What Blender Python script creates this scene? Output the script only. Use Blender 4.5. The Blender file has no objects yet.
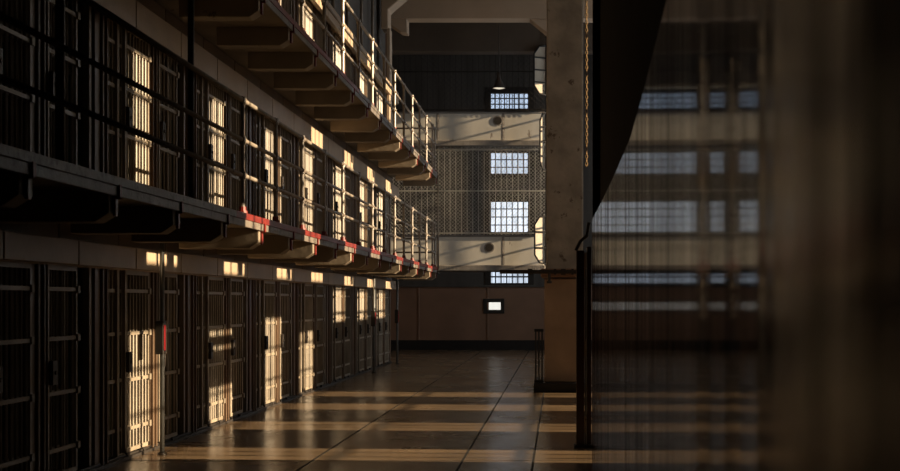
import bpy, math, random
from mathutils import Vector
random.seed(7)
S = bpy.context.scene
COL = S.collection
R = math.radians

# ------------------------------------------------------------------ camera
cam_d = bpy.data.cameras.new('camera')
cam_d.sensor_width = 36.0
cam_d.lens = 52.0                      # 1300 px at 900 px width
cam_d.shift_x = -0.12
cam_d.shift_y = 0.0739
cam_d.clip_start = 0.05
cam_d.dof.use_dof = True
cam_d.dof.focus_distance = 24.0
cam_d.dof.aperture_fstop = 5.0
cam = bpy.data.objects.new('camera', cam_d)
cam.location = (0, 0, 1.55)
cam.rotation_euler = (R(90), 0, 0)
COL.objects.link(cam)
S.camera = cam

# ------------------------------------------------------------------ light
SLOPE, AZ = 0.25, 0.08                 # the low sun comes through the windows on the right
wd = bpy.data.worlds.new('world'); S.world = wd; wd.use_nodes = True
bg = wd.node_tree.nodes['Background']
bg.inputs[0].default_value = (0.55, 0.62, 0.75, 1); bg.inputs[1].default_value = 0.005
sun_d = bpy.data.lights.new('sun', 'SUN'); sun_d.energy = 12.5; sun_d.angle = R(0.45)
sun_d.color = (1.0, 0.76, 0.48)
sun = bpy.data.objects.new('sun', sun_d); COL.objects.link(sun)
sun.location = (20, 10, 12)
sun.rotation_euler = Vector((-1, AZ, -SLOPE)).to_track_quat('-Z', 'Y').to_euler()
RX = 4.0                               # right outer wall
PITCH, WIN0 = 2.98, 12.72
WINS = [WIN0 + PITCH * k for k in range(-3, 9)]
WINS[6] -= .35; WINS[-1] = 37.05
for k, y in list(enumerate(WINS))[3:]:           # sky light through each tall side window
    ld = bpy.data.lights.new('window_skylight', 'AREA'); ld.shape = 'RECTANGLE'
    ld.size = 7.5; ld.size_y = 1.0; ld.energy = {3: 5.0, 4: 11.0, 5: 14.0, 6: 17.0}.get(k, 20.0); ld.color = (1.0, 0.86, 0.70)
    if k >= 9: ld.energy = 60.0; ld.color = (0.88, 0.94, 1.0)      # stronger, cooler light added at the far windows to brighten the parapets
    lo = bpy.data.objects.new('window_skylight', ld); COL.objects.link(lo)
    lo.location = (RX - 0.05, y, 5.4); lo.rotation_euler = (0, R(90), 0)
S.view_settings.view_transform = 'Standard'
S.view_settings.look = 'None'
S.view_settings.gamma = 1.0
S.view_settings.exposure = 0.0
S.view_settings.use_curve_mapping = False
S.cycles.max_bounces = 10
S.cycles.diffuse_bounces = 5
S.cycles.glossy_bounces = 4
S.cycles.sample_clamp_indirect = 4.0
S.cycles.use_denoising = True
S.cycles.caustics_reflective = True
S.cycles.blur_glossy = 0.5

# ------------------------------------------------------------------ mesh helpers
class MB:
    def __init__(s): s.v = []; s.f = []; s.mi = []; s.cur = 0
    def face(s, idx): s.f.append(idx); s.mi.append(s.cur)
    def box(s, x0, x1, y0, y1, z0, z1):
        b = len(s.v)
        s.v += [(x0,y0,z0),(x1,y0,z0),(x1,y1,z0),(x0,y1,z0),(x0,y0,z1),(x1,y0,z1),(x1,y1,z1),(x0,y1,z1)]
        for q in ((0,3,2,1),(4,5,6,7),(0,1,5,4),(1,2,6,5),(2,3,7,6),(3,0,4,7)):
            s.face(tuple(b+i for i in q))
        return s
    def tube(s, a, b, r, n=8, r2=None, caps=True):
        a = Vector(a); b = Vector(b); d = (b-a).normalized()
        u = d.orthogonal().normalized(); w = d.cross(u)
        r2 = r if r2 is None else r2
        i0 = len(s.v)
        for p, rr in ((a, r), (b, r2)):
            for k in range(n):
                t = 2*math.pi*k/n
                s.v.append(tuple(p + u*math.cos(t)*rr + w*math.sin(t)*rr))
        for k in range(n):
            k2 = (k+1) % n
            s.face((i0+k, i0+k2, i0+n+k2, i0+n+k))
        if caps:
            s.face(tuple(i0+k for k in reversed(range(n))))
            s.face(tuple(i0+n+k for k in range(n)))
        return s
    def path(s, pts, r, n=8):
        for a, b in zip(pts[:-1], pts[1:]): s.tube(a, b, r, n)
        for p in pts[1:-1]: s.ball(p, r, n)
        return s
    def ball(s, c, r, n=8, sz=1.0):
        prof = [(math.sin(math.pi*k/4)*r, -math.cos(math.pi*k/4)*r*sz) for k in range(5)]
        return s.lathe(c, prof, n)
    def lathe(s, c, prof, n=16):
        i0 = len(s.v)
        for rr, z in prof:
            for k in range(n):
                t = 2*math.pi*k/n
                s.v.append((c[0]+math.cos(t)*max(rr,1e-4), c[1]+math.sin(t)*max(rr,1e-4), c[2]+z))
        for j in range(len(prof)-1):
            for k in range(n):
                k2 = (k+1) % n
                s.face((i0+j*n+k, i0+j*n+k2, i0+(j+1)*n+k2, i0+(j+1)*n+k))
        return s
    def prism_x(s, poly, x0, x1):      # poly of (y,z)
        i0 = len(s.v); n = len(poly)
        for x in (x0, x1): s.v += [(x, y, z) for y, z in poly]
        for k in range(n):
            k2 = (k+1) % n; s.face((i0+k, i0+k2, i0+n+k2, i0+n+k))
        s.face(tuple(i0+k for k in reversed(range(n)))); s.face(tuple(i0+n+k for k in range(n)))
        return s
    def prism_y(s, poly, y0, y1):      # poly of (x,z)
        i0 = len(s.v); n = len(poly)
        for y in (y0, y1): s.v += [(x, y, z) for x, z in poly]
        for k in range(n):
            k2 = (k+1) % n; s.face((i0+k, i0+k2, i0+n+k2, i0+n+k))
        s.face(tuple(i0+k for k in reversed(range(n)))); s.face(tuple(i0+n+k for k in range(n)))
        return s
    def build(s, name, mat, parent=None, bevel=0, smooth=False):
        me = bpy.data.meshes.new(name)
        me.from_pydata(s.v, [], s.f)
        mats = mat if isinstance(mat, (list, tuple)) else [mat]
        for m in mats: me.materials.append(m)
        if len(mats) > 1: me.polygons.foreach_set('material_index', s.mi)
        if smooth: me.polygons.foreach_set('use_smooth', [True]*len(me.polygons))
        me.update()
        import bmesh
        bm = bmesh.new(); bm.from_mesh(me); bmesh.ops.recalc_face_normals(bm, faces=bm.faces); bm.to_mesh(me); bm.free()
        o = bpy.data.objects.new(name, me); COL.objects.link(o)
        if parent: o.parent = parent
        if bevel:
            b = o.modifiers.new('bevel', 'BEVEL'); b.width = bevel; b.segments = 2; b.limit_method = 'ANGLE'
        return o

def empty(name, loc=(0,0,0)):
    o = bpy.data.objects.new(name, None); COL.objects.link(o); o.location = loc; o.empty_display_size = .2
    return o
def tag(o, label, cat, group=None, kind=None):
    o['label'] = label; o['category'] = cat
    if group: o['group'] = group
    if kind: o['kind'] = kind
    return o
def struct(o, label=None, cat=None):
    o['kind'] = 'structure'
    if label: o['label'] = label
    if cat: o['category'] = cat
    return o
def copy_tree(o, parent=None):
    c = o.copy(); COL.objects.link(c); c.parent = parent
    for ch in [x for x in ALLCH.get(o.name, [])]: copy_tree(ch, c)
    return c
ALLCH = {}
def remember(o, kids):
    ALLCH[o.name] = list(kids)

# ------------------------------------------------------------------ materials
def mat(name, col, rough=0.6, var=0.0, scale=3.0, col2=None, metal=0.0, bump=0.0, bscale=20.0,
        stretch=(1,1,1), spec=0.5, wear=None, wear_at=0.62, wscale=6.0, rvar=0.0):
    m = bpy.data.materials.new(name); m.use_nodes = True
    nt = m.node_tree; n = nt.nodes; l = nt.links; b = n['Principled BSDF']
    b.inputs['Roughness'].default_value = rough; b.inputs['Metallic'].default_value = metal
    b.inputs['Specular IOR Level'].default_value = spec
    geo = n.new('ShaderNodeNewGeometry')
    mp = n.new('ShaderNodeMapping'); mp.inputs['Scale'].default_value = stretch
    l.new(geo.outputs['Position'], mp.inputs[0])
    nz = n.new('ShaderNodeTexNoise'); nz.inputs['Scale'].default_value = scale; nz.inputs['Detail'].default_value = 6
    l.new(mp.outputs[0], nz.inputs[0])
    c2 = col2 or tuple(c*(1-var) for c in col)
    rp = n.new('ShaderNodeValToRGB')
    rp.color_ramp.elements[0].position = .35; rp.color_ramp.elements[1].position = .65
    rp.color_ramp.elements[0].color = (*c2, 1); rp.color_ramp.elements[1].color = (*col, 1)
    l.new(nz.outputs[0], rp.inputs[0])
    out = rp.outputs[0]
    if wear:
        wz = n.new('ShaderNodeTexNoise'); wz.inputs['Scale'].default_value = wscale; wz.inputs['Detail'].default_value = 8
        wz.inputs['Roughness'].default_value = .7
        l.new(mp.outputs[0], wz.inputs[0])
        wr = n.new('ShaderNodeValToRGB'); wr.color_ramp.elements[0].position = wear_at; wr.color_ramp.elements[1].position = wear_at+.03
        l.new(wz.outputs[0], wr.inputs[0])
        mx = n.new('ShaderNodeMix'); mx.data_type = 'RGBA'
        l.new(wr.outputs[0], mx.inputs[0]); l.new(out, mx.inputs[6]); mx.inputs[7].default_value = (*wear, 1)
        out = mx.outputs[2]
    l.new(out, b.inputs['Base Color'])
    if rvar:
        mr = n.new('ShaderNodeMapRange'); mr.inputs[3].default_value = rough-rvar; mr.inputs[4].default_value = rough+rvar
        mr.inputs[1].default_value = .35; mr.inputs[2].default_value = .65
        l.new(nz.outputs[0], mr.inputs[0]); l.new(mr.outputs[0], b.inputs['Roughness'])
    if bump:
        bz = n.new('ShaderNodeTexNoise'); bz.inputs['Scale'].default_value = bscale; bz.inputs['Detail'].default_value = 5
        l.new(mp.outputs[0], bz.inputs[0])
        bp = n.new('ShaderNodeBump'); bp.inputs['Strength'].default_value = bump; bp.inputs['Distance'].default_value = .02
        l.new(bz.outputs[0], bp.inputs['Height']); l.new(bp.outputs[0], b.inputs['Normal'])
    return m
def emis(name, col, strength, streak=0.0):
    m = bpy.data.materials.new(name); m.use_nodes = True
    nt = m.node_tree; n = nt.nodes; l = nt.links; b = n['Principled BSDF']
    b.inputs['Base Color'].default_value = (.3,.32,.35,1); b.inputs['Roughness'].default_value = .2
    b.inputs['Emission Strength'].default_value = strength
    geo = n.new('ShaderNodeNewGeometry'); mp = n.new('ShaderNodeMapping'); mp.inputs['Scale'].default_value = (7, 1, .8)
    nz = n.new('ShaderNodeTexNoise'); nz.inputs['Scale'].default_value = 1.6; nz.inputs['Detail'].default_value = 3
    rp = n.new('ShaderNodeValToRGB')
    rp.color_ramp.elements[0].position = .35; rp.color_ramp.elements[1].position = .65
    rp.color_ramp.elements[0].color = tuple(c*(1-streak) for c in col)+(1,)
    rp.color_ramp.elements[1].color = (*col, 1)
    l.new(geo.outputs['Position'], mp.inputs[0]); l.new(mp.outputs[0], nz.inputs[0]); l.new(nz.outputs[0], rp.inputs[0])
    l.new(rp.outputs[0], b.inputs['Emission Color'])
    return m

M = {}
M['bars']    = mat('cream_bar_paint', (.34,.28,.21), .42, .35, 3, wear=(.10,.06,.04), wear_at=.66, wscale=9)
M['door']    = mat('cream_door_paint', (.37,.31,.235), .40, .30, 3, wear=(.10,.06,.04), wear_at=.66, wscale=9)
M['jamb']    = mat('brown_jamb_paint', (.19,.125,.08), .38, .3, 2)
M['post_cr'] = mat('cream_post_paint', (.34,.29,.23), .4, .25, 3)
M['lintel']  = mat('cream_lintel_paint', (.52,.40,.28), .42, .20, 1.6, bump=.12, wear=(.12,.08,.05), wear_at=.70, wscale=5)
M['seam']    = mat('dark_seam', (.04,.03,.02), .7)
M['cellwall']= mat('cell_cream_plaster', (.42,.37,.28), .75, .25, 2, bump=.2)
M['cellgreen']= mat('cell_green_paint', (.06,.15,.08), .6, .25, 2)
M['slab']    = mat('gallery_concrete', (.34,.275,.20), .62, .32, 1.5, bump=.3, bscale=9, wear=(.14,.10,.07), wear_at=.66, wscale=3)
M['edge']    = mat('chipped_white_edge', (.21,.18,.15), .5, .3, 6, wear=(.10,.07,.06), wear_at=.56, wscale=9, bump=.3)
M['red']     = mat('worn_red_paint', (.22,.02,.013), .45, .35, 6, wear=(.16,.08,.06), wear_at=.60, wscale=14)
M['rail']    = mat('rail_grey_brown_paint', (.32,.27,.22), .34, .35, 5, wear=(.10,.05,.03), wear_at=.62, wscale=14)
M['pole']    = mat('dark_grey_pole_paint', (.20,.205,.20), .35, .25, 4)
M['floor']   = mat('floor_concrete', (.25,.172,.102), .24, .22, .9, bump=.04, bscale=5, rvar=.04, spec=.5,
                   wear=(.17,.12,.075), wear_at=.60, wscale=1.2)
M['joint']   = mat('floor_joint', (.012,.009,.007), .8)
M['gloss']   = None
M['matte']   = mat('matte_black_brown_paint', (.013,.010,.009), .85, .3, 2, spec=.15)
M['wallbr']  = mat('brown_dado_paint', (.34,.20,.13), .42, .2, 1.2, bump=.1)
M['walldk']  = mat('dark_back_wall', (.12,.108,.095), .7, .35, 1.0, stretch=(3,1,.4), bump=.2)
M['black']   = mat('black_base_paint', (.014,.012,.011), .5)
M['pillar']  = mat('grey_brown_concrete', (.52,.47,.41), .8, .35, 2.5, bump=.8, bscale=7, wear=(.18,.14,.11), wear_at=.62, wscale=4)
M['pilbase'] = mat('brown_pilaster_paint', (.50,.35,.24), .55, .2, 2, bump=.15)
M['parapet'] = mat('pale_parapet_concrete', (.82,.77,.67), .7, .22, 1.2, bump=.1, bscale=5, wear=(.25,.20,.16), wear_at=.66, wscale=3, stretch=(1,1,.5))
M['ledge']   = mat('grey_ledge_concrete', (.30,.27,.24), .7, .3, 4, bump=.5)
M['mesh']    = mat('galvanised_wire', (.75,.72,.66), .4, .3, 4, metal=.3)
M['iron']    = mat('dark_iron', (.05,.042,.036), .45, .3, 5, metal=.2)
M['beam']    = mat('beige_ceiling_beam', (.62,.48,.35), .65, .15, 1.0)
M['beamdk']  = mat('dark_beam_paint', (.13,.10,.075), .7, .25, 1.0)
M['ceil']    = mat('ceiling_paint', (.20,.16,.12), .8, .2, 1.0)
M['outer']   = mat('side_wall_plaster', (.20,.16,.12), .8, .2, 1.0)
M['frame']   = mat('steel_window_frame', (.10,.11,.12), .5, .2, 3)
M['redbox']  = mat('red_box_enamel', (.30,.010,.014), .35, .1, 4)
M['gatep']   = mat('reddish_gate_post', (.045,.020,.013), .4, .3, 3)
M['chain']   = mat('brass_chain', (.30,.20,.10), .35, .3, 8, metal=.6)
M['shade']   = mat('dark_lamp_enamel', (.06,.05,.045), .4)
M['sunlit_back'] = mat('sunlit_backing_tone', (.55,.48,.38), .6, .15, 4)  # pale tone stands for a sunlit wall behind the cage
M['pane3']   = emis('bright_pane', (.78,.86,.96), 1.5, .40)
M['pane2']   = emis('mid_pane', (.62,.71,.84), 1.3, .45)
M['pane1']   = emis('blue_pane', (.50,.62,.80), 1.2, .35)
M['pane0']   = emis('white_pane', (.95,.92,.84), 1.0, .1)
M['lampglass']= emis('lamp_diffuser', (1.0,.88,.66), .75, .05)

def gloss_mat():
    m = bpy.data.materials.new('glossy_brown_black_paint'); m.use_nodes = True
    nt = m.node_tree; n = nt.nodes; l = nt.links; b = n['Principled BSDF']
    geo = n.new('ShaderNodeNewGeometry'); mp = n.new('ShaderNodeMapping'); mp.inputs['Scale'].default_value = (1, 1, .035)
    l.new(geo.outputs['Position'], mp.inputs[0])
    nz = n.new('ShaderNodeTexNoise'); nz.inputs['Scale'].default_value = 1.8; nz.inputs['Detail'].default_value = 7
    nz.inputs['Roughness'].default_value = .62
    l.new(mp.outputs[0], nz.inputs[0])
    rp = n.new('ShaderNodeValToRGB'); rp.color_ramp.elements[0].color = (.012,.007,.005,1); rp.color_ramp.elements[1].color = (.045,.024,.014,1)
    l.new(nz.outputs[0], rp.inputs[0]); l.new(rp.outputs[0], b.inputs['Base Color'])
    mr = n.new('ShaderNodeMapRange'); mr.inputs[1].default_value=.3; mr.inputs[2].default_value=.7
    mr.inputs[3].default_value=.045; mr.inputs[4].default_value=.11
    sx = n.new('ShaderNodeSeparateXYZ'); l.new(geo.outputs['Position'], sx.inputs[0])
    nr = n.new('ShaderNodeMapRange'); nr.inputs[1].default_value = 1.95; nr.inputs[2].default_value = 1.5   # rougher, more scuffed stretch
    nr.inputs[3].default_value = 0; nr.inputs[4].default_value = .13
    l.new(sx.outputs[1], nr.inputs[0])
    ad = n.new('ShaderNodeMath'); ad.operation = 'ADD'
    l.new(nz.outputs[0], mr.inputs[0]); l.new(mr.outputs[0], ad.inputs[0]); l.new(nr.outputs[0], ad.inputs[1]); l.new(ad.outputs[0], b.inputs['Roughness'])
    df = n.new('ShaderNodeBsdfDiffuse'); df.inputs[0].default_value = (.09,.048,.027,1)      # dull film in upright streaks, put in to dim and streak the reflections
    nf = n.new('ShaderNodeTexNoise'); nf.inputs['Scale'].default_value = 5.0; nf.inputs['Detail'].default_value = 6
    mp2 = n.new('ShaderNodeMapping'); mp2.inputs['Scale'].default_value = (1, 1, .02); l.new(geo.outputs['Position'], mp2.inputs[0]); l.new(mp2.outputs[0], nf.inputs[0])
    fm = n.new('ShaderNodeMapRange'); fm.inputs[1].default_value = .32; fm.inputs[2].default_value = .68; fm.inputs[3].default_value = .20; fm.inputs[4].default_value = .70
    l.new(nf.outputs[0], fm.inputs[0])
    ms = n.new('ShaderNodeMixShader'); l.new(fm.outputs[0], ms.inputs[0]); l.new(b.outputs[0], ms.inputs[1]); l.new(df.outputs[0], ms.inputs[2])
    l.new(ms.outputs[0], n['Material Output'].inputs[0])
    bp = n.new('ShaderNodeBump'); bp.inputs['Strength'].default_value = .35; b.inputs['Specular IOR Level'].default_value = .3; bp.inputs['Distance'].default_value = .02
    l.new(nz.outputs[0], bp.inputs['Height']); l.new(bp.outputs[0], b.inputs['Normal'])
    return m
M['gloss'] = gloss_mat()

# ------------------------------------------------------------------ dimensions
CX = -4.31           # cell front plane
EX = -3.15           # gallery edge
Y0, YN = 7.6, 34.0   # cell block extent
FL = [0.0, 2.405, 4.81]     # tier floors
SLAB_T = 0.085
BACK = 42.0
CEIL = 10.5
PH = 13.6            # a cell divider sits here
def dividers():
    k = -4
    out = []
    while PH + 1.5*k < YN + .1:
        out.append(PH + 1.5*k); k += 1
    return out
DIV = dividers()     # 7.6 ... 34.6 -> clip
DIV = [y for y in DIV if y < 34.2]
YN = DIV[-1]
print('cells', len(DIV)-1, DIV[0], DIV[-1])

# ------------------------------------------------------------------ setting: floor
f = MB().box(-10, 8, -3, BACK+.3, -.25, 0).build('floor', M['floor']); struct(f, 'dark polished concrete floor of the cell house corridor', 'floor')
j = MB()
for x in (-.24, -.93, -2.4): j.box(x-.010, x+.010, -3, BACK, .0005, .002)
for k in range(11):
    y = 1.6 + k*3.7
    j.box(-4.3, .3, y-.006, y+.006, .0005, .002)
j = j.build('trim_1', M['joint']); struct(j, 'dark joints cut in the concrete floor', 'floor joints')

# ceiling
c = MB().box(-10, 8, -3, BACK+.3, CEIL, CEIL+.25).build('ceiling', M['ceil']); struct(c, 'plain ceiling high over the corridor', 'ceiling')

# back wall with four window openings
WB = [(2.13, 2.55), (3.78, 4.82), (5.66, 6.40), (7.76, 8.32)]
WX0, WX1 = -2.20, -.94
b = MB()
b.box(-10, WX0, BACK, BACK+.3, 0, CEIL); b.box(WX1, 8, BACK, BACK+.3, 0, CEIL)
zs = [2.13-2.13]+[]
prev = 0
for z0, z1 in WB:
    if prev == 0:
        # vision panel hole in the lower wall
        b.box(WX0, WX1, BACK, BACK+.3, 0, z0)
    else:
        b.box(WX0, WX1, BACK, BACK+.3, prev, z0)
    prev = z1
b.box(WX0, WX1, BACK, BACK+.3, prev, CEIL)
b = b.build('wall_back', M['walldk']); struct(b, 'dark end wall of the cell house', 'wall')
d = MB().box(-9.9, 7.9, BACK-.05, BACK, .32, 2.10)
d = d.build('trim_2', M['wallbr']); struct(d, 'brown painted lower panel of the end wall', 'wall panelling')
d = MB().box(-9.9, 7.9, BACK-.08, BACK, 0, .32).build('baseboard_back', M['black']); struct(d, 'black painted base of the end wall', 'baseboard')
for k, x in enumerate((-4.49, -2.26)):
    o = MB().box(x-.03, x+.03, BACK-.09, BACK-.05, .32, 2.1).build('trim_%d' % (3+k), M['wallbr'], bevel=.008)
    struct(o, ['left', 'middle'][k] + ' upright joint strip of the brown end wall', 'trim')
o = MB().box(-9.9, .2, BACK-.12, BACK-.05, 2.03, 2.1).build('trim_5', M['walldk'], bevel=.01); struct(o, 'top rail of the brown end wall', 'trim')

pm = ['pane1', 'pane3', 'pane2', 'pane1']
for k, (z0, z1) in enumerate(WB):
    w = empty('window_%d' % (k+1), ((WX0+WX1)/2, BACK, z0)); struct(w, ['lowest', 'second', 'third', 'topmost'][k] + ' barred window in the end wall, counting upward', 'window')
    hw, hh = (WX1-WX0)/2, z1-z0
    fr = MB()
    t = .035
    fr.box(-hw-.16, -hw+t, -.04, .14, -.12, hh+.16).box(hw-t, hw+.16, -.04, .14, -.12, hh+.16)
    fr.box(-hw+t, hw-t, -.04, .14, -.12, t).box(-hw+t, hw-t, -.04, .14, hh-t, hh+.16)
    fr.build('window_frame', M['iron'], w)
    br = MB()
    nv = 7 if k != 3 else 8
    for i in range(1, nv):
        x = -hw + 2*hw*i/nv; br.box(x-.019, x+.019, .03, .07, t, hh-t)
    nh = [1, 4, 3, 3][k]
    for i in range(1, nh):
        z = hh*i/nh; br.box(-hw+t, hw-t, .02, .08, z-.016, z+.016)
    if k == 0:
        br.box(-hw+t, hw-t, .02, .08, hh*.5, hh*.62)
    br.build('window_bars', M['frame'], w)
    MB().box(-hw+t, hw-t, .10, .12, t, hh-t).build('pane', M[['pane2','pane3','pane2','pane1'][k]], w)
# vision panel
v = empty('window_5', (-2.07, BACK-.05, 1.42)); struct(v, 'small bright vision window low in the brown end wall', 'window')
fr = MB(); fr.box(-.34,-.22,-.05,0,-.24,.24).box(.22,.34,-.05,0,-.24,.24).box(-.22,.22,-.05,0,-.24,-.12).box(-.22,.22,-.05,0,.12,.24)
fr.build('window_frame', M['iron'], v, bevel=.006)
MB().box(-.22,.22,-.02,-.005,-.12,.12).build('pane', M['pane0'], v)

# left block: side walls around the cells
b = MB()
b.box(-7.2, -7.0, Y0, YN, 0, 7.1)
b = b.build('wall_left', M['cellwall']); struct(b, 'rear wall of the cells', 'wall')
b = MB().box(-7.2, CX-.05, YN+.14, YN+.3, 0, 8.6).build('wall_cellblock_end', M['wallbr']); struct(b, 'brown end wall of the cell block', 'wall')
b = MB().box(-7.2, CX-.1, -2, YN+.14, 7.12, 9.4)
b = b.build('wall_upper_left', M['walldk']); struct(b, 'dark wall above the top tier of cells', 'wall')
b = MB().box(-10, -9.7, -3, BACK, 0, CEIL).build('wall_outer_left', M['outer']); struct(b, 'outer wall behind the cell block', 'wall')
b = MB().box(-10, 8, -3.2, -3, 0, CEIL).build('wall_front', M['outer']); struct(b, 'wall behind the viewer', 'wall')
b = MB().box(-7.2, CX-.12, -2.9, Y0-.1, 0, 7.1).build('wall_block_near', M['jamb']); struct(b, 'dark solid start of the cell block', 'wall')

# right outer wall with tall barred windows
w = MB()
ZB, ZT = .70, 9.0
edges = [-3.0]
for y in WINS: edges += [y-.52, y+.52]
edges += [BACK]
for a_, b_ in zip(edges[::2], edges[1::2]): w.box(RX, RX+.3, a_, b_, 0, CEIL)
for k, y in enumerate(WINS):
    w.box(RX, RX+.3, y-.52, y+.52, 0, ZB if k < 7 else 3.24); w.box(RX, RX+.3, y-.52, y+.52, ZT, CEIL)
    if k < 7: w.box(RX, RX+.3, y-.52, y+.52, [3.38,3.38,3.38,3.38,2.62,3.48,3.18][k], [3.96,3.96,3.96,3.96,3.02,3.92,3.92][k])  # added infill that keeps sun off bands of the lower cell fronts
    if k in (3, 4): w.box(RX, RX+.3, y+.19, y+.52, 4.4, ZT).box(RX, RX+.3, y-.52, y-.40, 4.4, ZT)  # added shutters that narrow the sun stripes on the upper tiers
    if k in (3, 4, 5): w.box(RX, RX+.3, y-.52, y+.52, 6.18, 6.62)  # added blocker that keeps sun off the near middle-tier housing
    if k == 4: w.box(RX, RX+.3, y-.52, y+.52, 3.13, 3.20).box(RX, RX+.3, y-.52, y+.52, 3.32, 3.92)  # added infill that breaks up this window's sun patch
w = w.build('wall_right', M['outer']); struct(w, 'outer side wall, tall window openings with added sun-blocking infill', 'wall')
for k, y in enumerate(WINS):
    m = MB()
    for i in range(1, 3): m.box(RX+.1, RX+.13, y-.52+1.04*i/3-.026, y-.52+1.04*i/3+.026, ZB, ZT)
    z = ZB + .42
    while z < ZT:
        m.box(RX+.09, RX+.12, y-.52, y+.52, z-.014-.012*(z>3), z+.014+.012*(z>3)); z += .46
    o = m.build('window_%d' % (6+k), M['frame']); struct(o, 'steel glazing bars of a tall side window', 'window')

# near right wall: glossy dado with a slightly wavy skin, matte paint above
def target(px):  # skin slopes are shaped to place the end window reflections
    pts = [(586, 527), (592, 526), (640, 511), (695, 493), (697, 425), (709, 425), (711, 524), (723, 496), (725, 425), (739, 425), (741, 524), (757, 496), (759, 380), (765, 330)]
    for (a, ta), (b, tb) in zip(pts[:-1], pts[1:]):
        if a <= px <= b: return ta + (tb-ta)*(px-a)/(b-a)
    return None
ys, xs = [], []
y = 12.3; x = 0.322
rnd = random.Random(3); nz_ = [0.0]*4; tgt = [0.0]*4
k = 0
while y > .25:
    ys.append(y); xs.append(x)
    px = 558 + 1300*x/y
    for q, per in enumerate((3, 7, 17, 41)):      # slope noise at several widths, put in to streak the reflections
        if k % per == 0: tgt[q] = rnd.uniform(-1, 1)
        nz_[q] += (tgt[q]-nz_[q])*min(1, 1.8/per)
    k += 1
    t = target(px)
    if t is None:
        gp = .010*nz_[0] - .055*max(0, min(1, (px-805)/90)) + .010*nz_[1] + .014*nz_[2] + .012*nz_[3]  # near end is turned so it mirrors the dark cells
    else:
        Xt = (t-558)/1300*BACK
        gp = (x/y + (Xt-x)/(BACK-y))/2
        gp += .0016*nz_[0] + .0022*nz_[1]
    st = max(.003, min(.05, y*.005))
    x -= gp*st; y -= st
print('wall x range', min(xs), max(xs), 'near', xs[-1])
def topz(y):
    pts = [(0, 2.50), (3.94, 2.46), (6.2, 2.335), (10.3, 2.335), (20, 2.33)]
    for (a, ta), (b, tb) in zip(pts[:-1], pts[1:]):
        if a <= y <= b: return ta + (tb-ta)*(y-a)/(b-a)
v = []; fs = []
for yy, xx in zip(ys, xs): v += [(xx, yy, -.2), (xx, yy, topz(yy)), (xx+.05, yy, topz(yy)), (xx+.05, yy, -.2)]
n = len(ys)
for i in range(n-1):
    a = i*4; b2 = a+4
    for q in ((0,1),(1,2),(2,3)): fs.append((a+q[0], b2+q[0], b2+q[1], a+q[1]))
fs.append((0,1,2,3)); fs.append(((n-1)*4+3,(n-1)*4+2,(n-1)*4+1,(n-1)*4))
mb = MB(); mb.v = v; mb.f = fs; mb.mi = [0]*len(fs)
gw = mb.build('wall_right_dado', M['gloss'], smooth=True)
for k_, p in enumerate(gw.data.polygons): p.use_smooth = False
struct(gw, 'glossy dark brown painted lower wall close on the right', 'wall')
xm = max(xs)
mw = MB().box(xm+.05, xm+.45, -2.9, 12.3, 0, CEIL-.01).build('wall_right_near', M['matte']); struct(mw, 'matt black upper wall close on the right', 'wall')
o = MB().box(.33, xm+.44, 12.302, 12.42, -.1, CEIL-.01).build('wall_right_return', M['matte']); struct(o, 'black end face of the near right wall', 'wall')
# ------------------------------------------------------------------ beams, pillar
o = MB()
o.prism_y([(-4.31,CEIL),(-4.31,8.2),(-4.13,8.2),(-4.13,8.66),(-3.74,9.0),(-3.5,9.15),(-.3,9.15),(-.2,9.0),(-.2,CEIL)], 31.6, 32.2)
o = o.build('beam', M['beam'], bevel=.03); struct(o, 'beige portal beam with sloping haunches high overhead', 'beam')
o = MB().box(-4.17, -4.095, 31.65, 32.1, 4.95, 8.22).build('column_cellblock', M['beam'], bevel=.01); struct(o, 'slim beige column at the cell block front', 'column')
o = MB()
o.prism_y([(-6,CEIL),(-6,8.96),(3,8.96),(3,CEIL)], 34.0, 34.5)
o.prism_y([(-.75,8.959),(.4,8.959),(.4,8.3),(-.25,8.55)], 34.0, 34.5)
o.prism_y([(-4.62,8.959),(-3.95,8.959),(-3.95,8.60),(-4.12,8.62)], 34.0, 34.5)
o = o.build('beam_middle', M['beam'], bevel=.02); struct(o, 'beige beam across the hall with a small haunch at its left', 'beam')
o = MB()
o.prism_y([(-6,CEIL),(-6,8.72),(3,8.72),(3,CEIL)], 37.2, 37.7)
o = o.build('beam_far', M['beamdk'], bevel=.02); struct(o, 'dark deep beam over the gun gallery', 'beam')

o = MB().box(-.20, .44, 22.7, 23.9, 1.96, CEIL-.01).build('pillar', M['pillar'], bevel=.03); struct(o, 'square grey concrete pillar with rough surface', 'pillar')
o = MB().box(-.235, .335, 22.62, 23.95, .16, 1.955).build('pillar_base', M['pilbase'], bevel=.015); struct(o, 'brown painted lower block of the pillar', 'pillar')
o = MB().box(-.42, .50, 22.3, 24.1, 0, .155).build('plinth', M['black'], bevel=.015); struct(o, 'low black plinth under the pillar', 'plinth')
o = MB().box(-.30, .50, 22.55, 24.0, 1.98, 2.13).build('trim_8', M['wallbr'], bevel=.02); struct(o, 'brown collar band round the pillar', 'trim')

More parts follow.
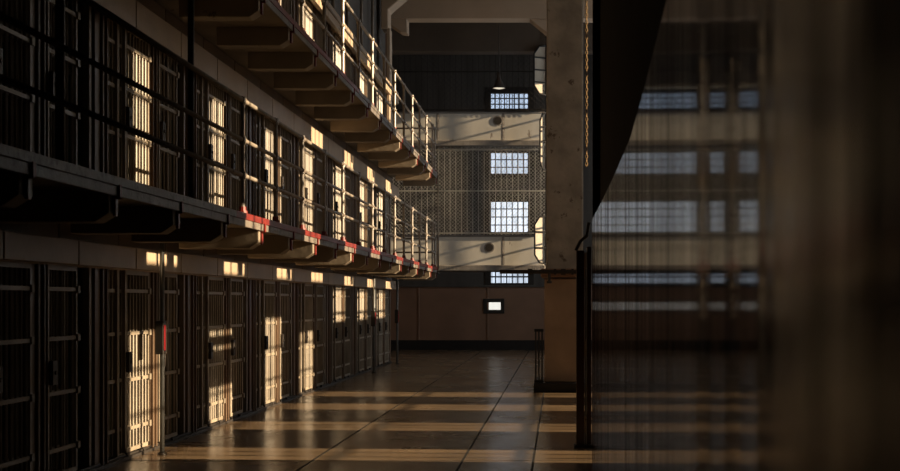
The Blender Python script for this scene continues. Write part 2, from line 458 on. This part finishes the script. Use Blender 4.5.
# ------------------------------------------------------------------ galleries
BR = [13.84 + 1.5*k - .24 for k in range(-4, 14)]
def gallery(t):
    z = FL[t]
    nm = 'lower' if t == 1 else 'upper'
    g = empty('gallery_slab', (0, 0, 0)); struct(g, nm + ' concrete gallery walkway along the cells', 'gallery')
    MB().box(CX-.02, EX+.05, 6.0, YN, z-SLAB_T, z).build('deck', M['slab'], g)
    # chipped edge fascia
    MB().box(EX+.05, EX+.075, 6.0, YN+.01, z-.115, z-.045).build('fascia', M['edge'], g, bevel=.004)
    rr = 26.5 if t == 2 else YN
    if t == 2:
        MB().box(EX+.05, EX+.085, 12, 20.0, z-.045, z+.02).build('edge_strip', M['red'], g, bevel=.004)['label'] = 'red painted edge strip'
        MB().box(EX+.05, EX+.085, 20.0, YN, z-.045, z+.02).build('edge_strip', M['edge'], g, bevel=.004)
        MB().box(EX+.05, EX+.085, 6, 12, z-.045, z+.02).build('edge_strip', M['edge'], g, bevel=.004)
    else:
        MB().box(EX+.05, EX+.085, 12.4, YN, z-.045, z+.02).build('edge_strip', M['red'], g, bevel=.004)['label'] = 'red painted edge strip'
        MB().box(EX+.05, EX+.085, 6.0, 12.4, z-.045, z+.02).build('edge_strip', M['edge'], g, bevel=.004)
    first = None
    for k, y in enumerate(BR):
        yy = y
        if first is None:
            zz = z-SLAB_T
            prof = [(-3.94, zz), (EX+.04, zz), (EX+.04, zz-.15), (EX-.06, zz-.215), (-3.94, zz-.215)]
            first = MB().prism_y(prof, -.10, .10).build('bracket', M['slab'], g, bevel=.008)
            first.location = (0, yy, 0)
            fl = MB().box(EX+.041, EX+.062, -.024, .024, zz-.17, zz-.031).box(EX+.0755, EX+.092, -.024, .024, zz-.05, zz+.05).box(EX+.041, EX+.092, -.024, .024, zz-.05, zz-.032).build('bracket_flange', M['red'], g, bevel=.003)
            fl.location = (0, yy, 0)
        else:
            c = first.copy(); COL.objects.link(c); c.parent = g; c.location = (0, yy, 0)
            c = fl.copy(); COL.objects.link(c); c.parent = g; c.location = (0, yy, 0)
    return g
gallery(1); gallery(2)

def railing(t):
    z = FL[t]
    x = EX + .02
    nm = 'lower' if t == 1 else 'upper'
    g = empty('railing', (x, 0, z))
    tag(g, 'three-bar pipe railing along the edge of the %s gallery' % nm, 'railing', 'gallery railings')
    for h, r in ((1.15, .024), (.755, .022), (.405, .022)):
        MB().tube((0, 6.0, h), (0, YN-.1, h), r, 10).build('rail', M['rail'], g, smooth=True)
    p0 = None
    y = 12.9
    yy = [6.05]
    while y < YN-.2: yy.append(y); y += 1.5
    yy.append(YN-.1)
    for y in yy:
        if p0 is None:
            m = MB().tube((0,0,0), (0,0,1.16), .024, 10)
            for h in (1.15, .755, .405):
                m.tube((0,0,h-.045), (0,0,h+.03), .034, 10)
                m.tube((0,-.05,h), (0,.05,h), .033, 10)
            p0 = m.build('post', M['rail'], g)
            c0 = MB().tube((0,0,0), (0,0,.05), .05, 10).tube((0,0,.05),(0,0,.09),.036,10).box(-.02,.045,-.05,.05,-.075,.012).build('post_base', M['red'], g)
            p0.location = (0,y,0); c0.location = (0,y,0)
            c0['label'] = 'red clamp at the foot of the post'
        else:
            for s_ in (p0, c0):
                c = s_.copy(); COL.objects.link(c); c.parent = g; c.location = (0, y, 0)
    # closing return at the far end
    for h in (1.15, .755, .405):
        MB().tube((0, YN-.1, h), (CX-x+.13, YN-.1, h), .022, 10).build('end_rail', M['rail'], g, smooth=True)
    return g
railing(1); railing(2)

# full height poles
def pole(x, y, z0, z1, r, label, box=False, grp='steel poles', m='pole'):
    g = empty('support_pole', (x, y, z0)); tag(g, label, 'pole', grp)
    MB().tube((0,0,0), (0,0,z1-z0), r, 14).build('shaft', M[m], g, smooth=True)
    MB().tube((0,0,0), (0,0,.025), r*1.9, 14).build('base_flange', M['iron'], g)
    if box:
        MB().box(-.055, .03, -.06, .06, 1.02, 1.36).build('box_cover', M['iron'], g, bevel=.008)
        MB().box(.031, .042, -.055, -.005, 1.06, 1.32).build('alarm_box', M['redbox'], g, bevel=.006)['label'] = 'red enamel side of the box'
    return g
pole(-4.02, 13.2, 0, FL[1]-SLAB_T, .024, 'grey floor-standing pole nearest the viewer, red and black box at its middle', True, 'poles in front of the ground tier')
pole(-4.02, 28.4, 0, FL[1]-SLAB_T, .028, 'farther grey floor-standing pole with a red band, before the last few cells', True, 'poles in front of the ground tier')
pole(-4.02, 32.5, 0, FL[1]-SLAB_T, .028, 'floor-standing pole with a red band at the far corner of the cell block', True, 'poles in front of the ground tier')
pole(EX-.06, 11.37, FL[1], FL[2]-SLAB_T, .028, 'dark pole rising from lower gallery to upper gallery, near the large lit door', False, 'poles between the two galleries', 'iron')
pole(EX-.06, 8.38, FL[1], FL[2]-SLAB_T, .03, 'dark pole between the galleries at the left edge of view', False, 'poles between the two galleries', 'iron')
pole(EX+.10, YN-.02, FL[1]-.14, FL[2]-.02, .018, 'thin pale pole between the galleries at their far end', False, 'poles between the two galleries', 'rail')

# ------------------------------------------------------------------ cells
# lintels and structure above the cells
for t in range(3):
    z0 = [1.89, 4.34, 6.74][t]; z1 = [FL[1]-SLAB_T-.01, FL[2]-SLAB_T-.01, 7.11][t]
    g = empty('lintel', (0,0,0)); struct(g, ['ground', 'middle', 'top'][t] + ' tier cream plate lintel over the cells', 'lintel')
    yy = [DIV[0]-.0] + [y + .45 for y in DIV[:-1]] + [YN+.14]
    for a, b_ in zip(yy[:-1], yy[1:]):
        MB().box(CX-.10, CX+.07, a+.014, b_-.014, z0, z1).build('lintel_plate', M['jamb'], g, bevel=.006)  # dark brown here imitates the shaded gap above the housing
    h0 = [1.865, 4.19, 6.60][t]; h1 = [2.075, 4.465, 6.88][t]
    for a, b_ in zip(yy[:-1], yy[1:]):      # door gear housing standing out over the doors
        MB().box(-4.15, -4.07, a+.012, b_-.012, h0, h1).build('housing_plate', M['lintel'], g, bevel=.008)
    MB().box(-4.14, -4.082, yy[0], yy[-1], h0+.004, h1-.004).build('housing_core', M['seam'], g)
    MB().box(CX-.10, CX+.055, yy[0], yy[-1], z0+.004, z1-.004).build('lintel_core', M['seam'], g)
    MB().box(CX-.16, CX+.085, yy[0], yy[-1], z0-.03, z0).build('lintel_lip', M['lintel'], g, bevel=.004)

# interiors: party walls, and cell slabs
for t in range(3):
    z0 = FL[t]; z1 = [FL[1], FL[2], 7.12][t]-.15
    first = None
    for y in DIV:
        if first is None:
            m = MB(); m.cur = 0; m.box(-7.0, CX-.14, -.06, .06, 1.25, z1-z0)
            m.cur = 1; m.box(-7.0, CX-.14, -.062, .062, 0, 1.25)
            first = m.build('wall_partition', [M['cellwall'], M['cellgreen']]); struct(first, 'partition wall between two cells', 'wall')
            first.location = (0, y, z0)
        else:
            c = first.copy(); COL.objects.link(c); c.location = (0, y, z0)
    if t: 
        o = MB().box(-7.0, CX-.02, Y0-.1, YN+.14, z0-SLAB_T, z0).build('slab_cells', M['slab']); struct(o, 'concrete floor slab of the %s tier cells' % ['', 'middle', 'top'][t], 'slab')
o = MB().box(-7.0, CX-.14, Y0-.1, YN+.14, 6.98, 7.11).build('slab_roof', M['slab']); struct(o, 'concrete roof slab over the top tier', 'slab')

H = 1.88
def bars_grille(m, y0, y1, x, n, r=.0125, h=H, z0=.06, cross=(.30,.78,1.24,1.66)):
    for i in range(n):
        y = y0 + (y1-y0)*(i+.5)/n
        m.tube((x, y, z0), (x, y, h), r, 6, caps=False)
    for z in cross:
        m.box(x-.009, x+.016, y0, y1, z-.017, z+.017)
    return m
def front_common(g):
    j = MB()
    j.box(-.09, .05, .0, .15, 0, H).box(-.02, .075, .0, .03, 0, H).box(-.02,.075,.12,.15,0,H)
    j.build('jamb', M['jamb'], g, bevel=.005)
    j = MB().box(-.09, .05, 1.36, 1.5, 0, H).build('jamb', M['jamb'], g, bevel=.005)
    j = MB().box(-.08, .09, .0, 1.5, 0, .03).box(.03,.06,0,1.5,.03,.05)
    j.build('bottom_track', M['iron'], g, bevel=.003)
def door_bits(dr, x, y0, y1):
    for z in (.30,.78,1.24,1.66):
        MB().box(x-.02, x+.035, y1-.035, y1+.02, z-.03, z+.03).build('hinge_block', M['door'], dr)
    for y in (y0+.12, y1-.12):
        m = MB().tube((x-.012, y, .045), (x+.012, y, .045), .035, 12)
        m.box(x-.008, x+.008, y-.05, y+.05, .045, .10)
        m.build('roller', M['iron'], dr)
    m = MB().box(x+.012, x+.05, y0+.02, y0+.12, .86, 1.06).tube((x+.05, y0+.07, .96), (x+.062, y0+.07, .96), .018, 10)
    m.build('lock', M['iron'], dr, bevel=.003)
def make_A():
    """door slid aside, open doorway beside a fixed grille"""
    g = empty('cell_front')
    front_common(g)
    bars_grille(MB(), .16, .64, 0, 5).build('fixed_grille', M['bars'], g)
    MB().box(-.03, .04, .64, .70, 0, H).build('post', M['post_cr'], g, bevel=.005)
    MB().box(-.03, .03, 1.27, 1.33, 0, H).build('post', M['post_cr'], g, bevel=.005)
    m = bars_grille(MB(), .20, .80, .07, 5, z0=.09, h=H-.03)
    m.box(.055, .085, .17, .20, .07, H-.02).box(.055, .085, .80, .83, .07, H-.02).box(.055, .085, .17, .83, .07, .11).box(.055,.085,.17,.83,H-.06,H-.02)
    d = m.build('cell_door', M['door'], g)
    door_bits(d, .07, .17, .83)
    return g
def make_B():
    """closed barred door beside a narrow grille"""
    g = empty('cell_front')
    front_common(g)
    bars_grille(MB(), .16, .50, 0, 4).build('fixed_grille', M['bars'], g)
    MB().box(-.03, .04, .50, .56, 0, H).build('post', M['post_cr'], g, bevel=.005)
    m = bars_grille(MB(), .66, 1.33, .06, 7, z0=.09, h=H-.03)
    m.box(.045, .075, .62, .66, .07, H-.02).box(.045, .075, 1.33, 1.36, .07, H-.02).box(.045, .075, .62, 1.36, .07, .11).box(.045,.075,.62,1.36,H-.06,H-.02)
    d = m.build('cell_door', M['door'], g)
    door_bits(d, .06, .62, 1.36)
    bars_grille(MB(), .56, 1.34, 0, 7).build('fixed_grille', M['bars'], g)
    return g
def kids(o): return [x for x in bpy.data.objects if x.parent == o]
A = make_A(); B = make_B()
def index(o):
    ks = kids(o); ALLCH[o.name] = ks
    for k in ks: index(k)
index(A); index(B)
ORD = ['first','second','third','fourth','fifth','sixth','seventh','eighth','ninth','tenth','eleventh','twelfth','thirteenth','fourteenth','fifteenth','sixteenth','seventeenth','eighteenth','nineteenth']
used = {'A': False, 'B': False}
N = len(DIV)-1
for t in range(3):
    for i in range(N):
        y = DIV[i]
        kind = 'A' if i % 2 == 0 else 'B'
        if t == 2 and y < 11.5: continue
        src = A if kind == 'A' else B
        if not used[kind]: o = src; used[kind] = True
        else: o = copy_tree(src)
        o.location = (CX, y, FL[t])
        tn = ['ground tier', 'middle tier', 'top tier'][t]
        look = 'barred cell front, door slid open' if kind == 'A' else 'barred cell front, door shut'
        place = 'from the far end' 
        idx = N-1-i
        tag(o, '%s, %s, %s %s' % (look, tn, ORD[idx], place), 'cell front', 'barred cell fronts on the ' + tn)

# pipes on the dark wall above the top tier
for k, y in enumerate((24.9, 26.6, 28.5, 30.2)):
    o = MB().tube((CX+.0, y, 7.11), (CX+.0, y, 9.3), .035, 10).build('wall_pipe', M['rail'], smooth=True)
    tag(o, 'vertical pipe above the top tier cells, %s from the far column' % ORD[3-k], 'pipe', 'pipes above the top tier')

# ------------------------------------------------------------------ gun gallery at the far end
GY = 37.8
GX0, GX1 = -6.6, -.37
def gun(z0, z1, label, lit):
    g = empty('gun_gallery', (0, GY, z0)); struct(g, label, 'gallery')
    xs_ = [GX0, -5.0, -3.50, -1.60, GX1]
    for a, b_ in zip(xs_[:-1], xs_[1:]):
        MB().box(a+.035, b_-.035, 0, .10, 0, z1-z0).build('parapet_panel', M['parapet'], g, bevel=.01)
    for x in xs_[1:-1]:
        MB().box(x-.033, x+.033, -.003, .09, 0, z1-z0).build('panel_post', M['ledge'], g, bevel=.01)
    MB().box(GX0, GX1, -.10, 1.2, -.17, -.001).build('ledge', M['ledge'], g, bevel=.02)
    MB().box(GX0, GX1, -.006, .12, z1-z0+.001, z1-z0+.05).build('coping', M['ledge'], g, bevel=.01)
    return g
gun(2.62, 3.44, 'lower pale concrete parapet of the gun gallery across the end', 0)
gun(6.25, 7.03, 'upper pale concrete parapet of the gun gallery across the end', 1)
for (cx_, cz_, s_) in ((-2.0, 3.13, 'lower'), (-1.75, 6.82, 'upper')):
    o = empty('gun_port', (cx_, GY-.012, cz_)); tag(o, 'round dark port in the %s pale parapet' % s_, 'port', 'round ports in the parapets')
    m = MB(); 
    m.tube((0,.012,0), (0,.004,0), .15, 20).build('ring', M['ledge'], o)
    MB().tube((0,.003,0), (0,-.001,0), .115, 20).build('cover', M['iron'], o)

def screen(z0, z1, label, sp=.075, wm='mesh'):
    g = empty('wire_screen', (0, GY-.03, z0)); tag(g, label, 'wire screen', 'wire screens of the gun gallery')
    h = z1-z0
    m = MB(); x = GX0
    while x < GX1: m.tube((x,0,0),(x,0,h),.011,4,caps=False); x += .165
    m.build('upright_wires', M[wm], g)
    m = MB()
    for z in (h*.02, h*.5, h*.97): m.tube((GX0,.02,z),(GX1,.02,z),.022,6)
    m.build('cross_tubes', M[wm], g)
    m = MB()
    W = GX1-GX0
    k = -h
    while k < W:
        a0 = max(0, -k); x0_ = GX0 + k + a0
        a1 = min(h, W-k)
        if a1 > a0: m.tube((GX0+k+a0, -.02, a0), (GX0+k+a1, -.02, a1), .0042, 3, caps=False)
        if a1 > a0: m.tube((GX1-k-a0, -.025, a0), (GX1-k-a1, -.025, a1), .0042, 3, caps=False)
        k += sp*1.414
    m.build('diamond_mesh', M[wm], g)
    return g
screen(3.50, 6.06, 'woven wire screen between the two pale parapets')
screen(7.09, 9.4, 'woven wire screen above the upper parapet, under the dark beam', .11, 'iron')

# hooped cage at the right end of the gun gallery
g = empty('ladder_cage', (-.36, 37.05, 0)); tag(g, 'tall dark caged ladder with hooped sections on added sunlit-pale panels, beside the left edge of the pillar', 'ladder')
g.rotation_euler.z = R(28)  # turned so the added pale panels catch the sun
MB().tube((.04,0,0), (.04,0,CEIL), .03, 8).build('stile', M['black'], g)
for z0, z1, w in ((2.64, 4.0, .34), (5.30, 6.95, .17), (7.45, 8.85, .36)):
    h = z1-z0; c = .18
    poly = [(0.02,0),(0.02,h),(-w*.55,h-.03),(-w,h-c*1.4),(-w,c*1.4),(-w*.55,.03)]
    a = MB().prism_y([(x*.86, z) for x, z in poly], .04, .07).build('sunlit_backing', M['sunlit_back'], g); a.location.z = z0  # added panel in place of the sunlit background seen through the hoops
    pts = [Vector((x, 0, z)) for x, z in poly]
    a = MB().path([pts[1], pts[2], pts[3], pts[4], pts[5], pts[0]], .024, 6).build('hoop', M['black'], g); a.location.z = z0
    n_ = max(2, int(h/.34))
    for i in range(1, n_):
        z = h*i/n_
        b = MB().tube((-w, 0, z), (0.02, 0, z), .022, 6).build('rung', M['black'], g); b.location.z = z0

# ------------------------------------------------------------------ objects near the pillar
o = empty('water_pipe', (0, 22.35, 2.07)); tag(o, 'dark horizontal pipe with a valve, crossing the pillar above its brown base', 'pipe')
MB().tube((-1.0,0,0), (.45,0,0), .035, 10).tube((-.52,0,0),(-.44,0,0),.055,10).tube((.05,0,0),(.13,0,0),.055,10).build('pipe_run', M['iron'], o, smooth=False)
MB().tube((-.15,0,0), (-.15,0,-.16), .025, 8).tube((-.15,-.0,-.16),(-.15,0,-.2),.045,10).build('valve', M['iron'], o)
for x_ in (-.05, .25): MB().box(x_-.02, x_+.02, -.04, .20, -.05, .05).build('pipe_clamp', M['iron'], o)

o = empty('floor_stand', (-.33, 22.45, .155)); tag(o, 'short dark stand of upright bars on the left end of the plinth', 'stand')
for dx in (-.055, 0, .055):
    MB().tube((dx,0,.05), (dx,0,.9), .014, 8).build('upright', M['black'], o)
MB().box(-.08,.08,-.05,.05,0,.05).build('foot', M['black'], o, bevel=.006)
MB().box(-.08,.08,-.025,.025,.88,.93).build('top_bar', M['black'], o, bevel=.006)

o = empty('gate_post', (.28, 13.9, 0)); tag(o, 'dark reddish steel gate post standing at the end of the glossy wall', 'gate post')
MB().box(-.085, .0, -.07, .07, 0, 2.10).build('post', M['gatep'], o, bevel=.01)
MB().box(.03, .075, -.05, .09, 0, 2.14).build('stile', M['gatep'], o, bevel=.008)
MB().tube((.015,-.04,.02),(.015,-.04,2.08),.012,8).build('rod', M['pole'], o)
for z in (.16, .98, 1.9):
    MB().tube((.013,-.055,z),(.013,-.055,z+.17),.017,10).build('hinge', M['rail'], o)
MB().box(-.11,.10,-.10,.10,0,.03).build('base_plate', M['iron'], o, bevel=.005)
MB().path([Vector((-.09,.0,2.10)),Vector((-.04,.0,2.2)),Vector((.03,0,2.26)),Vector((.05,0,2.4))],.018,8).build('stay', M['iron'], o)

# chain hanging in the sun beyond the wall
o = empty('hanging_chain', (.345, 15.75, 3.2)); tag(o, 'long golden chain hanging beside the right edge of the pillar', 'chain')
m = MB()
z = 0; k = 0
while z < 3.0:
    a = .014 if k % 2 == 0 else .005; b_ = .005 if k % 2 == 0 else .014
    L = .045
    pts = [Vector((a*math.cos(t_), b_*math.cos(t_), z+L*.5+L*.62*math.sin(t_))) for t_ in [2*math.pi*q/8 for q in range(9)]]
    for p_, q_ in zip(pts[:-1], pts[1:]): m.tube(p_, q_, .0055, 5, caps=False)
    z += L; k += 1
m.build('links', M['chain'], o)
MB().tube((0,0,3.0),(0,0,CEIL-3.2),.008,6).build('upper_rod', M['iron'], o)

# pendant lamp
o = empty('pendant_lamp', (-1.59, 35.0, 7.30)); tag(o, 'bell-shaped pendant lamp hanging on a long cord before the top window', 'lamp')
MB().tube((0,0,.42),(0,0,CEIL-7.3),.012,6).build('cord', M['iron'], o)
MB().lathe((0,0,0), [(.03,.44),(.05,.42),(.055,.28),(.08,.22),(.12,.10),(.17,.02),(.175,0),(.165,.0),(.11,.10),(.06,.2)], 24).build('lamp_shade', M['shade'], o, smooth=True)
MB().lathe((0,0,.012), [(0,-.03),(.08,-.022),(.155,0),(.155,.01),(0,.012)], 24).build('diffuser', M['lampglass'], o, smooth=True)
